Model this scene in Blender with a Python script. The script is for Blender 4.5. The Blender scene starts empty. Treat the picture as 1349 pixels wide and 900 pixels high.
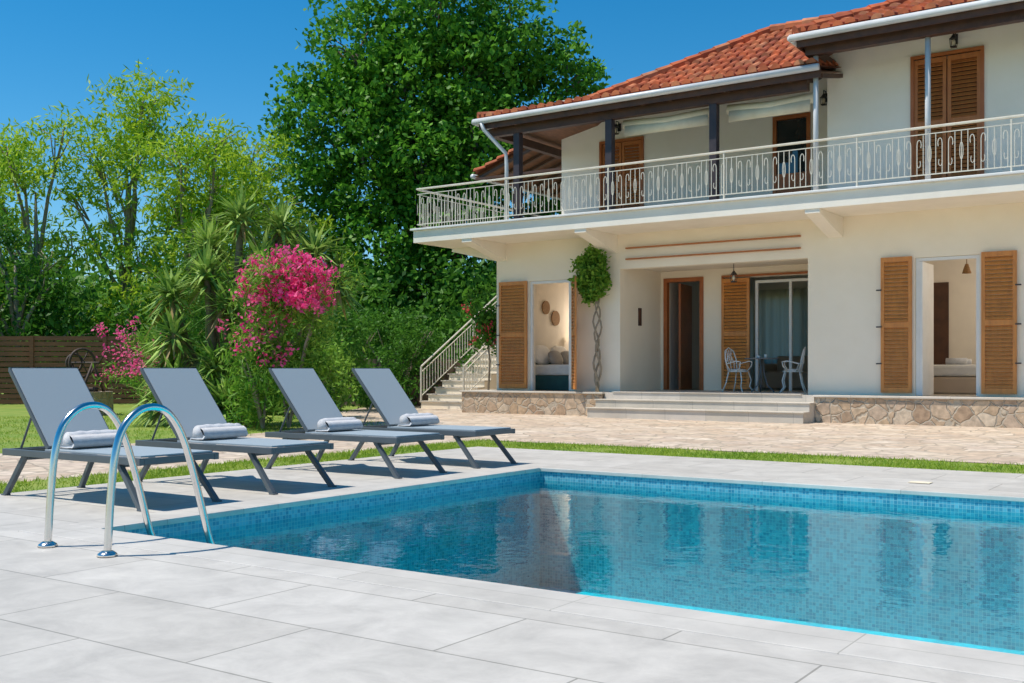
import bpy, math, random
import numpy as np
from mathutils import Vector, Matrix
random.seed(4); rng=np.random.default_rng(7)
S=bpy.context.scene
S.view_settings.view_transform='Standard'
S.view_settings.look='None'
S.view_settings.exposure=0

# ------------------------------------------------------------------ helpers
class MB:
    def __init__(s): s.v=[]; s.f=[]
    def add(s,vs,fs):
        o=len(s.v); s.v+= [tuple(v) for v in vs]; s.f+=[tuple(i+o for i in f) for f in fs]
    def box(s,x0,x1,y0,y1,z0,z1):
        s.add([(x0,y0,z0),(x1,y0,z0),(x1,y1,z0),(x0,y1,z0),(x0,y0,z1),(x1,y0,z1),(x1,y1,z1),(x0,y1,z1)],
              [(3,2,1,0),(4,5,6,7),(0,1,5,4),(1,2,6,5),(2,3,7,6),(3,0,4,7)])
    def obox(s,c,size,M):
        c=Vector(c); h=[q/2 for q in size]; vs=[]
        for sz in(-1,1):
            for sx,sy in((-1,-1),(1,-1),(1,1),(-1,1)):
                vs.append(c+M@Vector((sx*h[0],sy*h[1],sz*h[2])))
        s.add(vs,[(3,2,1,0),(4,5,6,7),(0,1,5,4),(1,2,6,5),(2,3,7,6),(3,0,4,7)])
    def tube(s,pts,r,n=8,closed=False,cap=True):
        pts=[Vector(p) for p in pts]; m=len(pts)
        rs=r if isinstance(r,(list,tuple)) else [r]*m
        vs=[];prev=None
        for i,p in enumerate(pts):
            if closed: t=pts[(i+1)%m]-pts[i-1]
            else: t=pts[min(i+1,m-1)]-pts[max(i-1,0)]
            if t.length<1e-9: t=Vector((0,0,1))
            t.normalize()
            if prev is None:
                a=Vector((0,0,1)) if abs(t.z)<.9 else Vector((1,0,0))
                u=t.cross(a).normalized()
            else:
                u=prev-t*prev.dot(t)
                u.normalize()
            prev=u; w=t.cross(u)
            for k in range(n):
                a=2*math.pi*(k+.5)/n
                vs.append(p+(u*math.cos(a)+w*math.sin(a))*rs[i])
        fs=[]
        for i in range(m if closed else m-1):
            j=(i+1)%m
            for k in range(n):
                l=(k+1)%n
                fs.append((i*n+k,i*n+l,j*n+l,j*n+k))
        if cap and not closed:
            fs.append(tuple(reversed(range(n)))); fs.append(tuple((m-1)*n+k for k in range(n)))
        s.add(vs,fs)
    def ell(s,c,r,nu=16,nv=10,M=None,p=1.0):
        vs=[];fs=[]
        for j in range(nv+1):
            th=math.pi*j/nv
            for i in range(nu):
                ph=2*math.pi*i/nu
                def sg(a): return math.copysign(abs(a)**p,a)
                q=Vector((r[0]*sg(math.sin(th))*sg(math.cos(ph)),r[1]*sg(math.sin(th))*sg(math.sin(ph)),r[2]*sg(math.cos(th))))
                if M: q=M@q
                vs.append(q+Vector(c))
        for j in range(nv):
            for i in range(nu):
                k=(i+1)%nu
                fs.append((j*nu+i,(j+1)*nu+i,(j+1)*nu+k,j*nu+k))
        s.add(vs,fs)
    def poly(s,*vs): s.add(vs,[tuple(range(len(vs)))])

def empty(name,loc=(0,0,0),rz=0):
    e=bpy.data.objects.new(name,None); e.location=loc; e.rotation_euler=(0,0,rz)
    e.empty_display_size=.2; S.collection.objects.link(e); return e
def obj(name,mb,mat,parent=None,smooth=False,bevel=0,loc=None):
    me=bpy.data.meshes.new(name); me.from_pydata(mb.v,[],mb.f); me.update()
    o=bpy.data.objects.new(name,me); S.collection.objects.link(o)
    if mat: me.materials.append(mat)
    if smooth: me.polygons.foreach_set('use_smooth',[True]*len(me.polygons))
    if parent: o.parent=parent
    if loc: o.location=loc
    if bevel:
        b=o.modifiers.new('b','BEVEL'); b.width=bevel; b.segments=2; b.limit_method='ANGLE'
    return o
def quads(name,V,mat,parent=None):
    V=np.asarray(V,dtype=np.float32); n=V.shape[0]; k=V.shape[1]
    me=bpy.data.meshes.new(name)
    me.vertices.add(n*k); me.vertices.foreach_set('co',V.reshape(-1))
    me.loops.add(n*k); me.loops.foreach_set('vertex_index',np.arange(n*k,dtype=np.int32))
    me.polygons.add(n); me.polygons.foreach_set('loop_start',np.arange(0,n*k,k,dtype=np.int32))
    me.update(calc_edges=True); me.validate()
    me.materials.append(mat)
    o=bpy.data.objects.new(name,me); S.collection.objects.link(o)
    if parent:o.parent=parent
    return o
def unit(a): return a/np.maximum(np.linalg.norm(a,axis=1,keepdims=True),1e-6)
def leaves(name,P,L,W,mat,parent=None,droop=0.0,up=0.0):
    n=len(P); u=rng.normal(size=(n,3)); u[:,2]-=droop; u=unit(u)
    w=rng.normal(size=(n,3)); w[:,2]+=up; v=unit(np.cross(u,w))
    l=(L*(.6+.8*rng.random(n)))[:,None]/2; ww=(W*(.6+.8*rng.random(n)))[:,None]/2
    V=np.stack([P-u*l,P+v*ww-u*l*.1,P+u*l,P-v*ww-u*l*.1],axis=1)
    return quads(name,V,mat,parent)
def crown(lobes,per,m,sig,shell=.5):
    out=[]
    for (cx,cy,cz,rx,ry,rz) in lobes:
        n=int(per*(rx*rz))
        d=unit(rng.normal(size=(n,3))); rr=(shell+(1-shell)*rng.random((n,1))**.7)*(1+.06*rng.normal(size=(n,1)))
        c=np.array([cx,cy,cz])+d*rr*np.array([rx,ry,rz])
        s=sig*(.5+rng.random((n,1,1)))
        p=c[:,None,:]+np.clip(rng.normal(size=(n,m,3)),-1.9,1.9)*s*np.array([1,1,.7])
        out.append(p.reshape(-1,3))
    return np.concatenate(out)
FW=Vector((-.566,.824,0)); RT=Vector((.824,.566,0))
def gl(d,r,z=0):            # ground location given distance down the garden axis and offset
    p=FW*d+RT*r; return (p.x,p.y,z)

# ------------------------------------------------------------------ materials
def nt(name):
    m=bpy.data.materials.new(name); m.use_nodes=True; t=m.node_tree
    return m,t,t.nodes['Principled BSDF'],t.nodes.new,t.links.new
def ramp(N,a,b,p0=.35,p1=.65):
    r=N('ShaderNodeValToRGB'); e=r.color_ramp.elements
    e[0].position=p0;e[1].position=p1; e[0].color=(*a,1); e[1].color=(*b,1); return r
def mat(name,a,b=None,scale=3,rough=.6,bump=0,bscale=None,metal=0,spec=None,obj=False,stretch=None):
    m,t,P,N,L=nt(name)
    b=b or tuple(c*.85 for c in a)
    if obj:
        co=N('ShaderNodeTexCoord').outputs['Object']
    else: co=N('ShaderNodeNewGeometry').outputs['Position']
    if stretch:
        mp=N('ShaderNodeMapping'); mp.inputs['Scale'].default_value=stretch; L(co,mp.inputs[0]); co=mp.outputs[0]
    n=N('ShaderNodeTexNoise'); n.inputs['Scale'].default_value=scale; n.inputs['Detail'].default_value=6; n.inputs['Roughness'].default_value=.6
    L(co,n.inputs['Vector'])
    r=ramp(N,a,b); L(n.outputs['Fac'],r.inputs[0]); L(r.outputs[0],P.inputs['Base Color'])
    P.inputs['Roughness'].default_value=rough; P.inputs['Metallic'].default_value=metal
    if spec is not None: P.inputs['Specular IOR Level'].default_value=spec
    if bump:
        n2=N('ShaderNodeTexNoise'); n2.inputs['Scale'].default_value=bscale or scale*8; n2.inputs['Detail'].default_value=5
        L(co,n2.inputs['Vector'])
        bp=N('ShaderNodeBump'); bp.inputs['Strength'].default_value=bump; bp.inputs['Distance'].default_value=.01
        L(n2.outputs['Fac'],bp.inputs['Height']); L(bp.outputs[0],P.inputs['Normal'])
    return m
def leafmat(name,a,b,trans=.35,c=None):
    m,t,P,N,L=nt(name)
    g=N('ShaderNodeNewGeometry')
    n=N('ShaderNodeTexNoise'); n.inputs['Scale'].default_value=.9; n.inputs['Detail'].default_value=4
    L(g.outputs['Position'],n.inputs['Vector'])
    ad=N('ShaderNodeMath'); ad.operation='ADD'
    mu=N('ShaderNodeMath'); mu.operation='MULTIPLY'; mu.inputs[1].default_value=.5
    L(g.outputs['Random Per Island'],mu.inputs[0]); L(mu.outputs[0],ad.inputs[0]); L(n.outputs['Fac'],ad.inputs[1])
    r=ramp(N,a,b,.42,1.0); L(ad.outputs[0],r.inputs[0])
    tr=N('ShaderNodeBsdfTranslucent'); mx=N('ShaderNodeMixShader'); mx.inputs[0].default_value=trans
    L(r.outputs[0],P.inputs['Base Color']); L(r.outputs[0],tr.inputs[0])
    P.inputs['Roughness'].default_value=.5; P.inputs['Specular IOR Level'].default_value=.2
    L(P.outputs[0],mx.inputs[1]); L(tr.outputs[0],mx.inputs[2]); L(mx.outputs[0],t.nodes['Material Output'].inputs[0])
    return m
def brickmat(name,axes,bw,bh,mortar,c1,c2,cm,rough,offset=.5,var=.1,bump=.3,nsc=1.2):
    m,t,P,N,L=nt(name)
    g=N('ShaderNodeNewGeometry'); s=N('ShaderNodeSeparateXYZ'); c=N('ShaderNodeCombineXYZ')
    L(g.outputs['Position'],s.inputs[0]); L(s.outputs[axes[0]],c.inputs[0]); L(s.outputs[axes[1]],c.inputs[1])
    b=N('ShaderNodeTexBrick'); b.offset=offset
    b.inputs['Scale'].default_value=1; b.inputs['Brick Width'].default_value=bw; b.inputs['Row Height'].default_value=bh
    b.inputs['Mortar Size'].default_value=mortar; b.inputs['Mortar Smooth'].default_value=.1
    b.inputs['Color1'].default_value=(*c1,1);b.inputs['Color2'].default_value=(*c2,1);b.inputs['Mortar'].default_value=(*cm,1)
    L(c.outputs[0],b.inputs['Vector'])
    n=N('ShaderNodeTexNoise'); n.inputs['Scale'].default_value=nsc; n.inputs['Detail'].default_value=8; n.inputs['Roughness'].default_value=.7; n.inputs['Distortion'].default_value=.4
    L(g.outputs['Position'],n.inputs['Vector'])
    r=ramp(N,(1-var*2,)*3,(1+var*.4,)*3,.3,.7); L(n.outputs['Fac'],r.inputs[0])
    mx=N('ShaderNodeMix'); mx.data_type='RGBA'; mx.blend_type='MULTIPLY'; mx.inputs[0].default_value=1
    L(b.outputs['Color'],mx.inputs[6]); L(r.outputs[0],mx.inputs[7]); L(mx.outputs[2],P.inputs['Base Color'])
    P.inputs['Roughness'].default_value=rough
    if bump:
        bp=N('ShaderNodeBump'); bp.inputs['Strength'].default_value=bump; bp.inputs['Distance'].default_value=.004; bp.invert=True
        L(b.outputs['Fac'],bp.inputs['Height']); L(bp.outputs[0],P.inputs['Normal'])
    return m
def stonemat(name,scale,cols,cm,edge=.05,bump=.8,rough=.85,dist=.03,flat=False):
    m,t,P,N,L=nt(name)
    g=N('ShaderNodeNewGeometry')
    nn=N('ShaderNodeTexNoise'); nn.inputs['Scale'].default_value=scale*1.2; L(g.outputs['Position'],nn.inputs['Vector'])
    va=N('ShaderNodeVectorMath'); va.operation='MULTIPLY_ADD'; va.inputs[1].default_value=(.12,.12,.12 if not flat else 0)
    L(nn.outputs['Color'],va.inputs[0]); L(g.outputs['Position'],va.inputs[2])
    v1=N('ShaderNodeTexVoronoi'); v1.inputs['Scale'].default_value=scale
    v2=N('ShaderNodeTexVoronoi'); v2.feature='DISTANCE_TO_EDGE'; v2.inputs['Scale'].default_value=scale
    L(va.outputs[0],v1.inputs['Vector']); L(va.outputs[0],v2.inputs['Vector'])
    r=N('ShaderNodeValToRGB'); e=r.color_ramp.elements
    e[0].color=(*cols[0],1); e[1].color=(*cols[-1],1)
    for i,cc in enumerate(cols[1:-1]):
        q=e.new((i+1)/(len(cols)-1)); q.color=(*cc,1)
    sp=N('ShaderNodeSeparateColor'); L(v1.outputs['Color'],sp.inputs[0]); L(sp.outputs[0],r.inputs[0])
    n=N('ShaderNodeTexNoise'); n.inputs['Scale'].default_value=scale*3; n.inputs['Detail'].default_value=6
    L(g.outputs['Position'],n.inputs['Vector'])
    rr=ramp(N,(.7,)*3,(1.15,)*3,.3,.7); L(n.outputs['Fac'],rr.inputs[0])
    mx=N('ShaderNodeMix'); mx.data_type='RGBA'; mx.blend_type='MULTIPLY'; mx.inputs[0].default_value=1
    L(r.outputs[0],mx.inputs[6]); L(rr.outputs[0],mx.inputs[7])
    er=ramp(N,(0,0,0),(1,1,1),edge*.5,edge*1.5); L(v2.outputs['Distance'],er.inputs[0])
    m2=N('ShaderNodeMix'); m2.data_type='RGBA'; L(er.outputs[0],m2.inputs[0]); m2.inputs[6].default_value=(*cm,1)
    L(mx.outputs[2],m2.inputs[7]); L(m2.outputs[2],P.inputs['Base Color'])
    bp=N('ShaderNodeBump'); bp.inputs['Strength'].default_value=bump; bp.inputs['Distance'].default_value=dist
    ad=N('ShaderNodeMath'); ad.operation='MULTIPLY_ADD'; ad.inputs[1].default_value=.3
    L(n.outputs['Fac'],ad.inputs[0]); L(er.outputs[0],ad.inputs[2]); L(ad.outputs[0],bp.inputs['Height']); L(bp.outputs[0],P.inputs['Normal'])
    P.inputs['Roughness'].default_value=rough
    return m

M_wall=mat('cream_render',(.92,.83,.68),(.885,.79,.635),scale=1.2,rough=.85,bump=.25,bscale=60)
M_wallup=mat('white_render',(.91,.85,.75),(.87,.81,.70),scale=1.2,rough=.85,bump=.25,bscale=60)
M_slab=mat('balcony_render',(.90,.84,.73),(.84,.78,.67),scale=1.5,rough=.8,bump=.2,bscale=50)
M_white=mat('white_paint',(.8,.79,.76),(.74,.73,.70),scale=4,rough=.4)
M_gutter=mat('gutter_paint',(.66,.67,.68),(.58,.59,.61),scale=4,rough=.4)
M_rail=mat('rail_paint',(.76,.71,.60),(.66,.61,.50),scale=6,rough=.45)
M_shut=mat('shutter_wood',(.66,.265,.06),(.52,.195,.045),scale=2,rough=.45,stretch=(8,8,1.5))
M_shutd=mat('shutter_wood_dark',(.48,.17,.045),(.38,.125,.035),scale=2,rough=.5,stretch=(8,8,1.5))
M_frame=mat('door_frame_wood',(.44,.14,.04),(.34,.10,.028),scale=3,rough=.45)
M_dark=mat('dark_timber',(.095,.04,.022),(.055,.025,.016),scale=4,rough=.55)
M_navy=mat('dark_column',(.05,.035,.04),(.03,.022,.03),scale=4,rough=.5)
M_soff=mat('soffit_wood',(.24,.10,.045),(.14,.06,.028),scale=3,rough=.6,stretch=(6,1,1))
M_glass=mat('window_glass',(.03,.04,.04),(.02,.03,.03),scale=1,rough=.03,spec=1)
M_black=mat('black_metal',(.02,.02,.02),(.03,.03,.03),rough=.4)
M_int=mat('interior_plaster',(.78,.72,.63),(.74,.68,.6),rough=.9)
M_intfl=mat('interior_floor',(.5,.44,.36),(.43,.38,.3),rough=.4)
M_step=brickmat('step_stone',(0,1),.9,.4,.004,(.60,.54,.45),(.66,.60,.52),(.4,.36,.3),.6,bump=.1)
M_deck=brickmat('deck_tile',(0,1),1.2,.6,.0045,(.565,.53,.475),(.62,.585,.53),(.33,.31,.27),.55,bump=.5,var=.13,nsc=3.2)
M_cop=brickmat('coping_tile',(0,1),1.2,.33,.003,(.585,.55,.495),(.635,.60,.545),(.40,.38,.33),.5,bump=.3,var=.10,offset=0,nsc=3.2)
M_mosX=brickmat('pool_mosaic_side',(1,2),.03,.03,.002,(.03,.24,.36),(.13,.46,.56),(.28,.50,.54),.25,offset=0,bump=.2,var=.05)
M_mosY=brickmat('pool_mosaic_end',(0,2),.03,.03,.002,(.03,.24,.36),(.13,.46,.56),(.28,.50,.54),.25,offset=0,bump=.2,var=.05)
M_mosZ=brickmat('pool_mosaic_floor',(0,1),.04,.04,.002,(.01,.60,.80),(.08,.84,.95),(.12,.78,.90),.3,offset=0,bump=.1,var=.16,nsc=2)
M_stone=stonemat('stone_masonry',4.2,[(.54,.39,.25),(.42,.29,.19),(.62,.47,.32),(.48,.35,.25),(.66,.54,.40)],(.46,.39,.30),edge=.045,dist=.03)
M_pave=stonemat('crazy_paving',2.6,[(.62,.48,.35),(.52,.40,.30),(.66,.54,.41),(.58,.46,.36),(.70,.59,.47)],(.40,.33,.25),edge=.035,dist=.015,bump=.6,flat=True)
M_oldwall=stonemat('old_stone',3.0,[(.25,.16,.10),(.18,.12,.08),(.3,.2,.13)],(.12,.09,.07),edge=.05)
M_grass=mat('lawn',(.15,.25,.025),(.26,.31,.05),scale=1.3,rough=.9,bump=.8,bscale=60)
M_ground=mat('ground_soil',(.10,.14,.03),(.17,.15,.07),scale=.6,rough=.95,bump=.6,bscale=20)
M_blade=leafmat('grass_blades',(.15,.31,.02),(.40,.50,.06),.4)
M_poplar=leafmat('poplar_leaf',(.018,.12,.010),(.19,.46,.04),.35)
M_feather=leafmat('feathery_leaf',(.14,.34,.015),(.52,.68,.05),.42)
M_bushd=leafmat('dark_leaf',(.02,.10,.010),(.12,.30,.03),.35)
M_bush=leafmat('bush_leaf',(.05,.19,.015),(.28,.48,.06),.38)
M_yucca=leafmat('yucca_leaf',(.05,.17,.02),(.44,.60,.15),.25)
M_dry=leafmat('dry_leaf',(.3,.2,.08),(.46,.34,.15),.25)
M_pink=leafmat('pink_petal',(.85,.02,.24),(1.0,.22,.46),.4)
M_red=leafmat('red_petal',(.5,.04,.05),(.7,.1,.12),.3)
M_bark=mat('bark',(.16,.12,.08),(.25,.2,.14),scale=6,rough=.9,bump=.8,bscale=20)
M_barkp=mat('pale_bark',(.36,.3,.22),(.25,.2,.14),scale=6,rough=.9,bump=.8,bscale=20)
M_fence=mat('fence_wood',(.32,.11,.05),(.19,.07,.035),scale=2,rough=.7,stretch=(1,1,12))
M_lframe=mat('lounger_frame',(.09,.11,.125),(.075,.092,.105),rough=.4,obj=True)
M_towel=mat('towel_cloth',(.72,.72,.73),(.62,.62,.64),scale=20,rough=.95,bump=.9,bscale=160,obj=True)
M_steel=mat('stainless_steel',(.75,.73,.70),(.68,.66,.64),scale=5,rough=.18,metal=1,obj=True)
M_fabric=mat('cream_fabric',(.8,.7,.52),(.72,.62,.45),rough=.9,scale=5)
M_bedw=mat('bed_linen',(.8,.79,.76),(.72,.71,.68),rough=.9,scale=8,bump=.5,bscale=15)
M_bedd=mat('bed_velvet',(.03,.12,.12),(.02,.08,.08),rough=.8)
M_pil=mat('pillow_grey',(.3,.29,.28),(.36,.35,.33),rough=.9)
M_beige=mat('bed_beige',(.6,.48,.36),(.55,.43,.32),rough=.9)
M_wick=mat('wicker',(.35,.2,.09),(.22,.12,.05),scale=30,rough=.8)
M_roofb=mat('roof_under',(.30,.10,.05),(.22,.07,.04),rough=.9)
def sheer():
    m,t,P,N,L=nt('sheer_curtain'); tr=N('ShaderNodeBsdfTranslucent'); tr.inputs[0].default_value=(.62,.60,.52,1)
    P.inputs['Base Color'].default_value=(.6,.56,.48,1); P.inputs['Roughness'].default_value=.9
    mx=N('ShaderNodeMixShader'); mx.inputs[0].default_value=.6; L(P.outputs[0],mx.inputs[1]); L(tr.outputs[0],mx.inputs[2]); L(mx.outputs[0],t.nodes['Material Output'].inputs[0]); return m
M_sheer=sheer()
def tilemat():
    m,t,P,N,L=nt('terracotta_tile'); g=N('ShaderNodeNewGeometry')
    r=N('ShaderNodeValToRGB'); e=r.color_ramp.elements; e[0].color=(.36,.08,.03,1); e[1].color=(.62,.25,.12,1)
    q=e.new(.5); q.color=(.60,.14,.045,1); q=e.new(.85); q.color=(.56,.18,.07,1)
    L(g.outputs['Random Per Island'],r.inputs[0])
    n=N('ShaderNodeTexNoise'); n.inputs['Scale'].default_value=3; n.inputs['Detail'].default_value=6; L(g.outputs['Position'],n.inputs['Vector'])
    rr=ramp(N,(.5,.5,.52),(1.08,1.08,1.08),.3,.65); L(n.outputs['Fac'],rr.inputs[0])
    mx=N('ShaderNodeMix'); mx.data_type='RGBA'; mx.blend_type='MULTIPLY'; mx.inputs[0].default_value=1
    L(r.outputs[0],mx.inputs[6]); L(rr.outputs[0],mx.inputs[7]); L(mx.outputs[2],P.inputs['Base Color']); P.inputs['Roughness'].default_value=.85
    return m
M_tile=tilemat()
def textile():
    m,t,P,N,L=nt('lounger_textile'); co=N('ShaderNodeTexCoord')
    b=N('ShaderNodeTexChecker'); b.inputs['Scale'].default_value=260; L(co.outputs['Object'],b.inputs['Vector'])
    b.inputs['Color1'].default_value=(.37,.43,.46,1); b.inputs['Color2'].default_value=(.29,.345,.38,1)
    L(b.outputs['Color'],P.inputs['Base Color']); P.inputs['Roughness'].default_value=.6
    P.inputs['Sheen Weight'].default_value=.2
    return m
M_text=textile()
def water():
    m,t,P,N,L=nt('pool_water'); t.nodes.remove(P)
    g=N('ShaderNodeNewGeometry')
    n=N('ShaderNodeTexNoise'); n.inputs['Scale'].default_value=2.6; n.inputs['Detail'].default_value=3; n.inputs['Distortion'].default_value=.6
    n2=N('ShaderNodeTexNoise'); n2.inputs['Scale'].default_value=12; n2.inputs['Detail'].default_value=2
    L(g.outputs['Position'],n.inputs['Vector']); L(g.outputs['Position'],n2.inputs['Vector'])
    ad=N('ShaderNodeMath'); ad.operation='MULTIPLY_ADD'; ad.inputs[1].default_value=.28
    L(n2.outputs['Fac'],ad.inputs[0]); L(n.outputs['Fac'],ad.inputs[2])
    bp=N('ShaderNodeBump'); bp.inputs['Strength'].default_value=.22; bp.inputs['Distance'].default_value=.02
    L(ad.outputs[0],bp.inputs['Height'])
    fr=N('ShaderNodeFresnel'); fr.inputs['IOR'].default_value=1.29; L(bp.outputs[0],fr.inputs['Normal'])
    gs=N('ShaderNodeBsdfGlossy'); gs.inputs['Roughness'].default_value=.015; L(bp.outputs[0],gs.inputs['Normal'])
    tr=N('ShaderNodeBsdfTransparent'); tr.inputs[0].default_value=(.42,.96,1.0,1)
    mx=N('ShaderNodeMixShader'); L(fr.outputs[0],mx.inputs[0]); L(tr.outputs[0],mx.inputs[1]); L(gs.outputs[0],mx.inputs[2])
    L(mx.outputs[0],t.nodes['Material Output'].inputs[0]); return m
M_water=water()
def glow(name,c,s):
    m,t,P,N,L=nt(name); P.inputs['Emission Color'].default_value=(*c,1); P.inputs['Emission Strength'].default_value=s; return m
M_glow=glow('lamp_glow',(1,.75,.45),2.5)

# ------------------------------------------------------------------ ground, deck, pool
PX0,PX1,PY0,PY1=-5.97,6.5,4.1,9.2
def frame(mb,X,Y,hx,hy,z):
    x=[X[0],hx[0],hx[1],X[1]]; y=[Y[0],hy[0],hy[1],Y[1]]
    for i in range(3):
        for j in range(3):
            if i==1 and j==1: continue
            mb.poly((x[i],y[j],z),(x[i+1],y[j],z),(x[i+1],y[j+1],z),(x[i],y[j+1],z))
mb=MB(); frame(mb,(-900,900),(-900,900),(PX0-.1,PX1+.1),(PY0-.1,PY1+.1),-.045); obj('ground',mb,M_ground)
mb=MB(); mb.poly((-60,-20,-.032),(-9.0,-20,-.032),(-9.0,20,-.032),(-60,36,-.032)); obj('lawn',mb,M_grass)
DX0,DX1,DY0,DY1=-8.3,9.5,-8,11.3
cw=.33
mb=MB(); frame(mb,(DX0,DX1),(DY0,DY1),(PX0-cw,PX1+cw),(PY0-cw,PY1+cw),0)
mb.box(DX0,DX0+.05,DY0,DY1,-.06,-.002); mb.box(DX0+.05,DX1,DY1-.05,DY1,-.06,-.002)
obj('pool_deck_paving',mb,M_deck)
mb=MB()
mb.box(PX0-cw+.003,PX1+cw,PY0-cw+.003,PY0+.015,-.035,.004)
mb.box(PX0-cw+.003,PX1+cw,PY1-.015,PY1+cw-.003,-.035,.004)
mb.box(PX0-cw+.003,PX0+.015,PY0+.017,PY1-.017,-.035,.004)
mb.box(PX1-.015,PX1+cw,PY0+.017,PY1-.017,-.035,.004)
obj('pool_coping',mb,M_cop,bevel=.006)
pool=empty('swimming_pool')
zb=-1.2
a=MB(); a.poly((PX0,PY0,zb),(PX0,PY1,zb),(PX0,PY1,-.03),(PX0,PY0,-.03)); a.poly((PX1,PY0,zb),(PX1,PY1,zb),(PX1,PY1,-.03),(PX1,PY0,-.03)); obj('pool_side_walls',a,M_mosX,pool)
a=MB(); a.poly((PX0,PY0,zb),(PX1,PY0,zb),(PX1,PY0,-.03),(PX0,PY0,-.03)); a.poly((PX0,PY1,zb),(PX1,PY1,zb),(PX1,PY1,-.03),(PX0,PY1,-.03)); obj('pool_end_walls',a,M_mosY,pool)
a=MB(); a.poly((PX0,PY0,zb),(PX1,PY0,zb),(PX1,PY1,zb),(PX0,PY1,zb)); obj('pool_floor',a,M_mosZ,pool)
a=MB(); a.poly((PX0,PY0,-.12),(PX1,PY0,-.12),(PX1,PY1,-.12),(PX0,PY1,-.12)); obj('water',a,M_water)
a=MB(); a.box(-2.5,-2.32,9.80,9.94,.0045,.008); obj('skimmer_lid',a,M_fabric)
mb=MB(); mb.poly((-9.2,-8,-.02),(-8.3,-8,-.02),(-8.3,11.3,-.02),(9.5,11.3,-.02),(9.5,12.55,-.02),(-9.2,12.55,-.02)); obj('grass_strip',mb,M_grass)
mb=MB(); mb.poly((-9.2,-8,-.026),(-9.2,12.7,-.026),(12,12.7,-.026),(12,21,-.026),(-14.8,21,-.026),(-14.8,30,-.026),(-20.5,30,-.026),(-20.5,23,-.026),(-18.3,19.2,-.026),(-15.2,16,-.026),(-13.3,12.5,-.026),(-12.6,8,-.026),(-12.6,-8,-.026)); obj('stone_path',mb,M_pave)
def blades(name,regs,h,mat,w=.008):
    out=[]
    for x0,x1,y0,y1,n in regs:
        P=np.stack([rng.uniform(x0,x1,n),rng.uniform(y0,y1,n),np.full(n,-.025)],1)
        k=np.sin(P[:,0]*3.1+np.sin(P[:,1]*2.3))*np.cos(P[:,1]*2.7+P[:,0])
        P=P[(k+rng.normal(size=n)*.5)>-.45]; n=len(P)
        a=rng.uniform(0,2*np.pi,n); d=np.stack([np.cos(a),np.sin(a),0*a],1)
        l=rng.normal(size=(n,3))*.6; l[:,2]=1; hh=(h*(.4+rng.random(n)))[:,None]
        out.append(np.stack([P-d*w,P+d*w,P+l*hh],1))
    return quads(name,np.concatenate(out),mat)
blades('grass',[(-9.25,-8.27,2,11.3,20000),(-9.25,3,11.25,12.6,28000),(-22,-12.7,5,16,26000)],.036,M_blade,w=.006)

# ------------------------------------------------------------------ house
house=empty('villa_house')
def wallY(mb,y0,y1,X0,X1,Z0,Z1,ops):
    xs=sorted({X0,X1,*[o[0] for o in ops],*[o[1] for o in ops]}); zs=sorted({Z0,Z1,*[o[2] for o in ops],*[o[3] for o in ops]})
    for i in range(len(xs)-1):
        for j in range(len(zs)-1):
            cx=(xs[i]+xs[i+1])/2; cz=(zs[j]+zs[j+1])/2
            if any(o[0]<cx<o[1] and o[2]<cz<o[3] for o in ops): continue
            mb.box(xs[i],xs[i+1],y0,y1,zs[j],zs[j+1])
HX0,HX1=-14.86,3.5
w=MB()
wallY(w,21,21.25,HX0,HX1,-.04,3.98,[(-13.92,-12.80,.5,3.06),(-11.52,-7.28,-.04,3.22),(-5.22,-4.09,.5,3.1),(-1.0,.6,.5,3.1)])
wallY(w,23,23.25,-11.52,-7.28,.5,3.98,[(-11.40,-10.47,.5,3.10),(-9.93,-7.55,.5,3.08)])
w.box(HX0,HX0+.25,21.25,29,-.04,3.98); w.box(HX1-.25,HX1,21.25,29,-.04,3.98)
wallY(w,28.75,29,HX0+.25,HX1-.25,-.04,3.98,[(-11.3,-10.0,1.2,3.1),(-9.6,-7.5,.5,3.1)])  # rear window openings added to let daylight into the middle room
w.box(-11.77,-11.52,21.25,28.75,-.04,3.98); w.box(-7.28,-7.03,21.25,28.75,-.04,3.98)
obj('ground_floor_walls',w,M_wall,house)
w=MB(); w.box(-11.518,-7.282,21.25,22.998,3.30,3.5)
obj('loggia_ceiling',w,M_wall,house)
w=MB(); w.box(-11.35,-7.42,20.93,20.99,3.41,3.44); w.box(-11.35,-7.42,20.93,20.99,3.65,3.68); obj('awning_rails',w,M_shutd,house)
w=MB()
w.box(-14.61,-14.58,21.26,28.7,.52,3.96); w.box(-14.57,-11.8,25.5,25.6,.52,3.96); w.box(-11.8,-11.775,21.26,25.5,.52,3.96)
w.box(-7.0,3,26,26.1,.52,3.96); w.box(-7.02,-7.0,21.3,26,.52,3.96)
w.box(-11.515,-11.5,23.3,28.7,.52,3.96); w.box(-7.3,-7.285,23.3,28.7,.52,3.96)
obj('interior_walls',w,M_int,house)
w=MB(); w.box(-14.6,-11.78,21.02,28.7,.3,.505); w.box(-7.02,3.2,21.02,28.7,.3,.505); w.box(-11.5,-7.3,23.02,28.7,.3,.505); obj('interior_floor',w,M_intfl,house)
w=MB(); w.box(-6.35,-5.72,25.96,25.995,.52,3.0); obj('dark_doorway_panel',w,M_dark,house)  # flat dark panel stands in for the darkness of an open doorway
w=MB(); w.obox((-11.22,23.7,1.78),(.05,.9,2.5),Matrix.Rotation(math.radians(8),3,'Z')); obj('entrance_door_leaf',w,M_frame,house)
w=MB()
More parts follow.
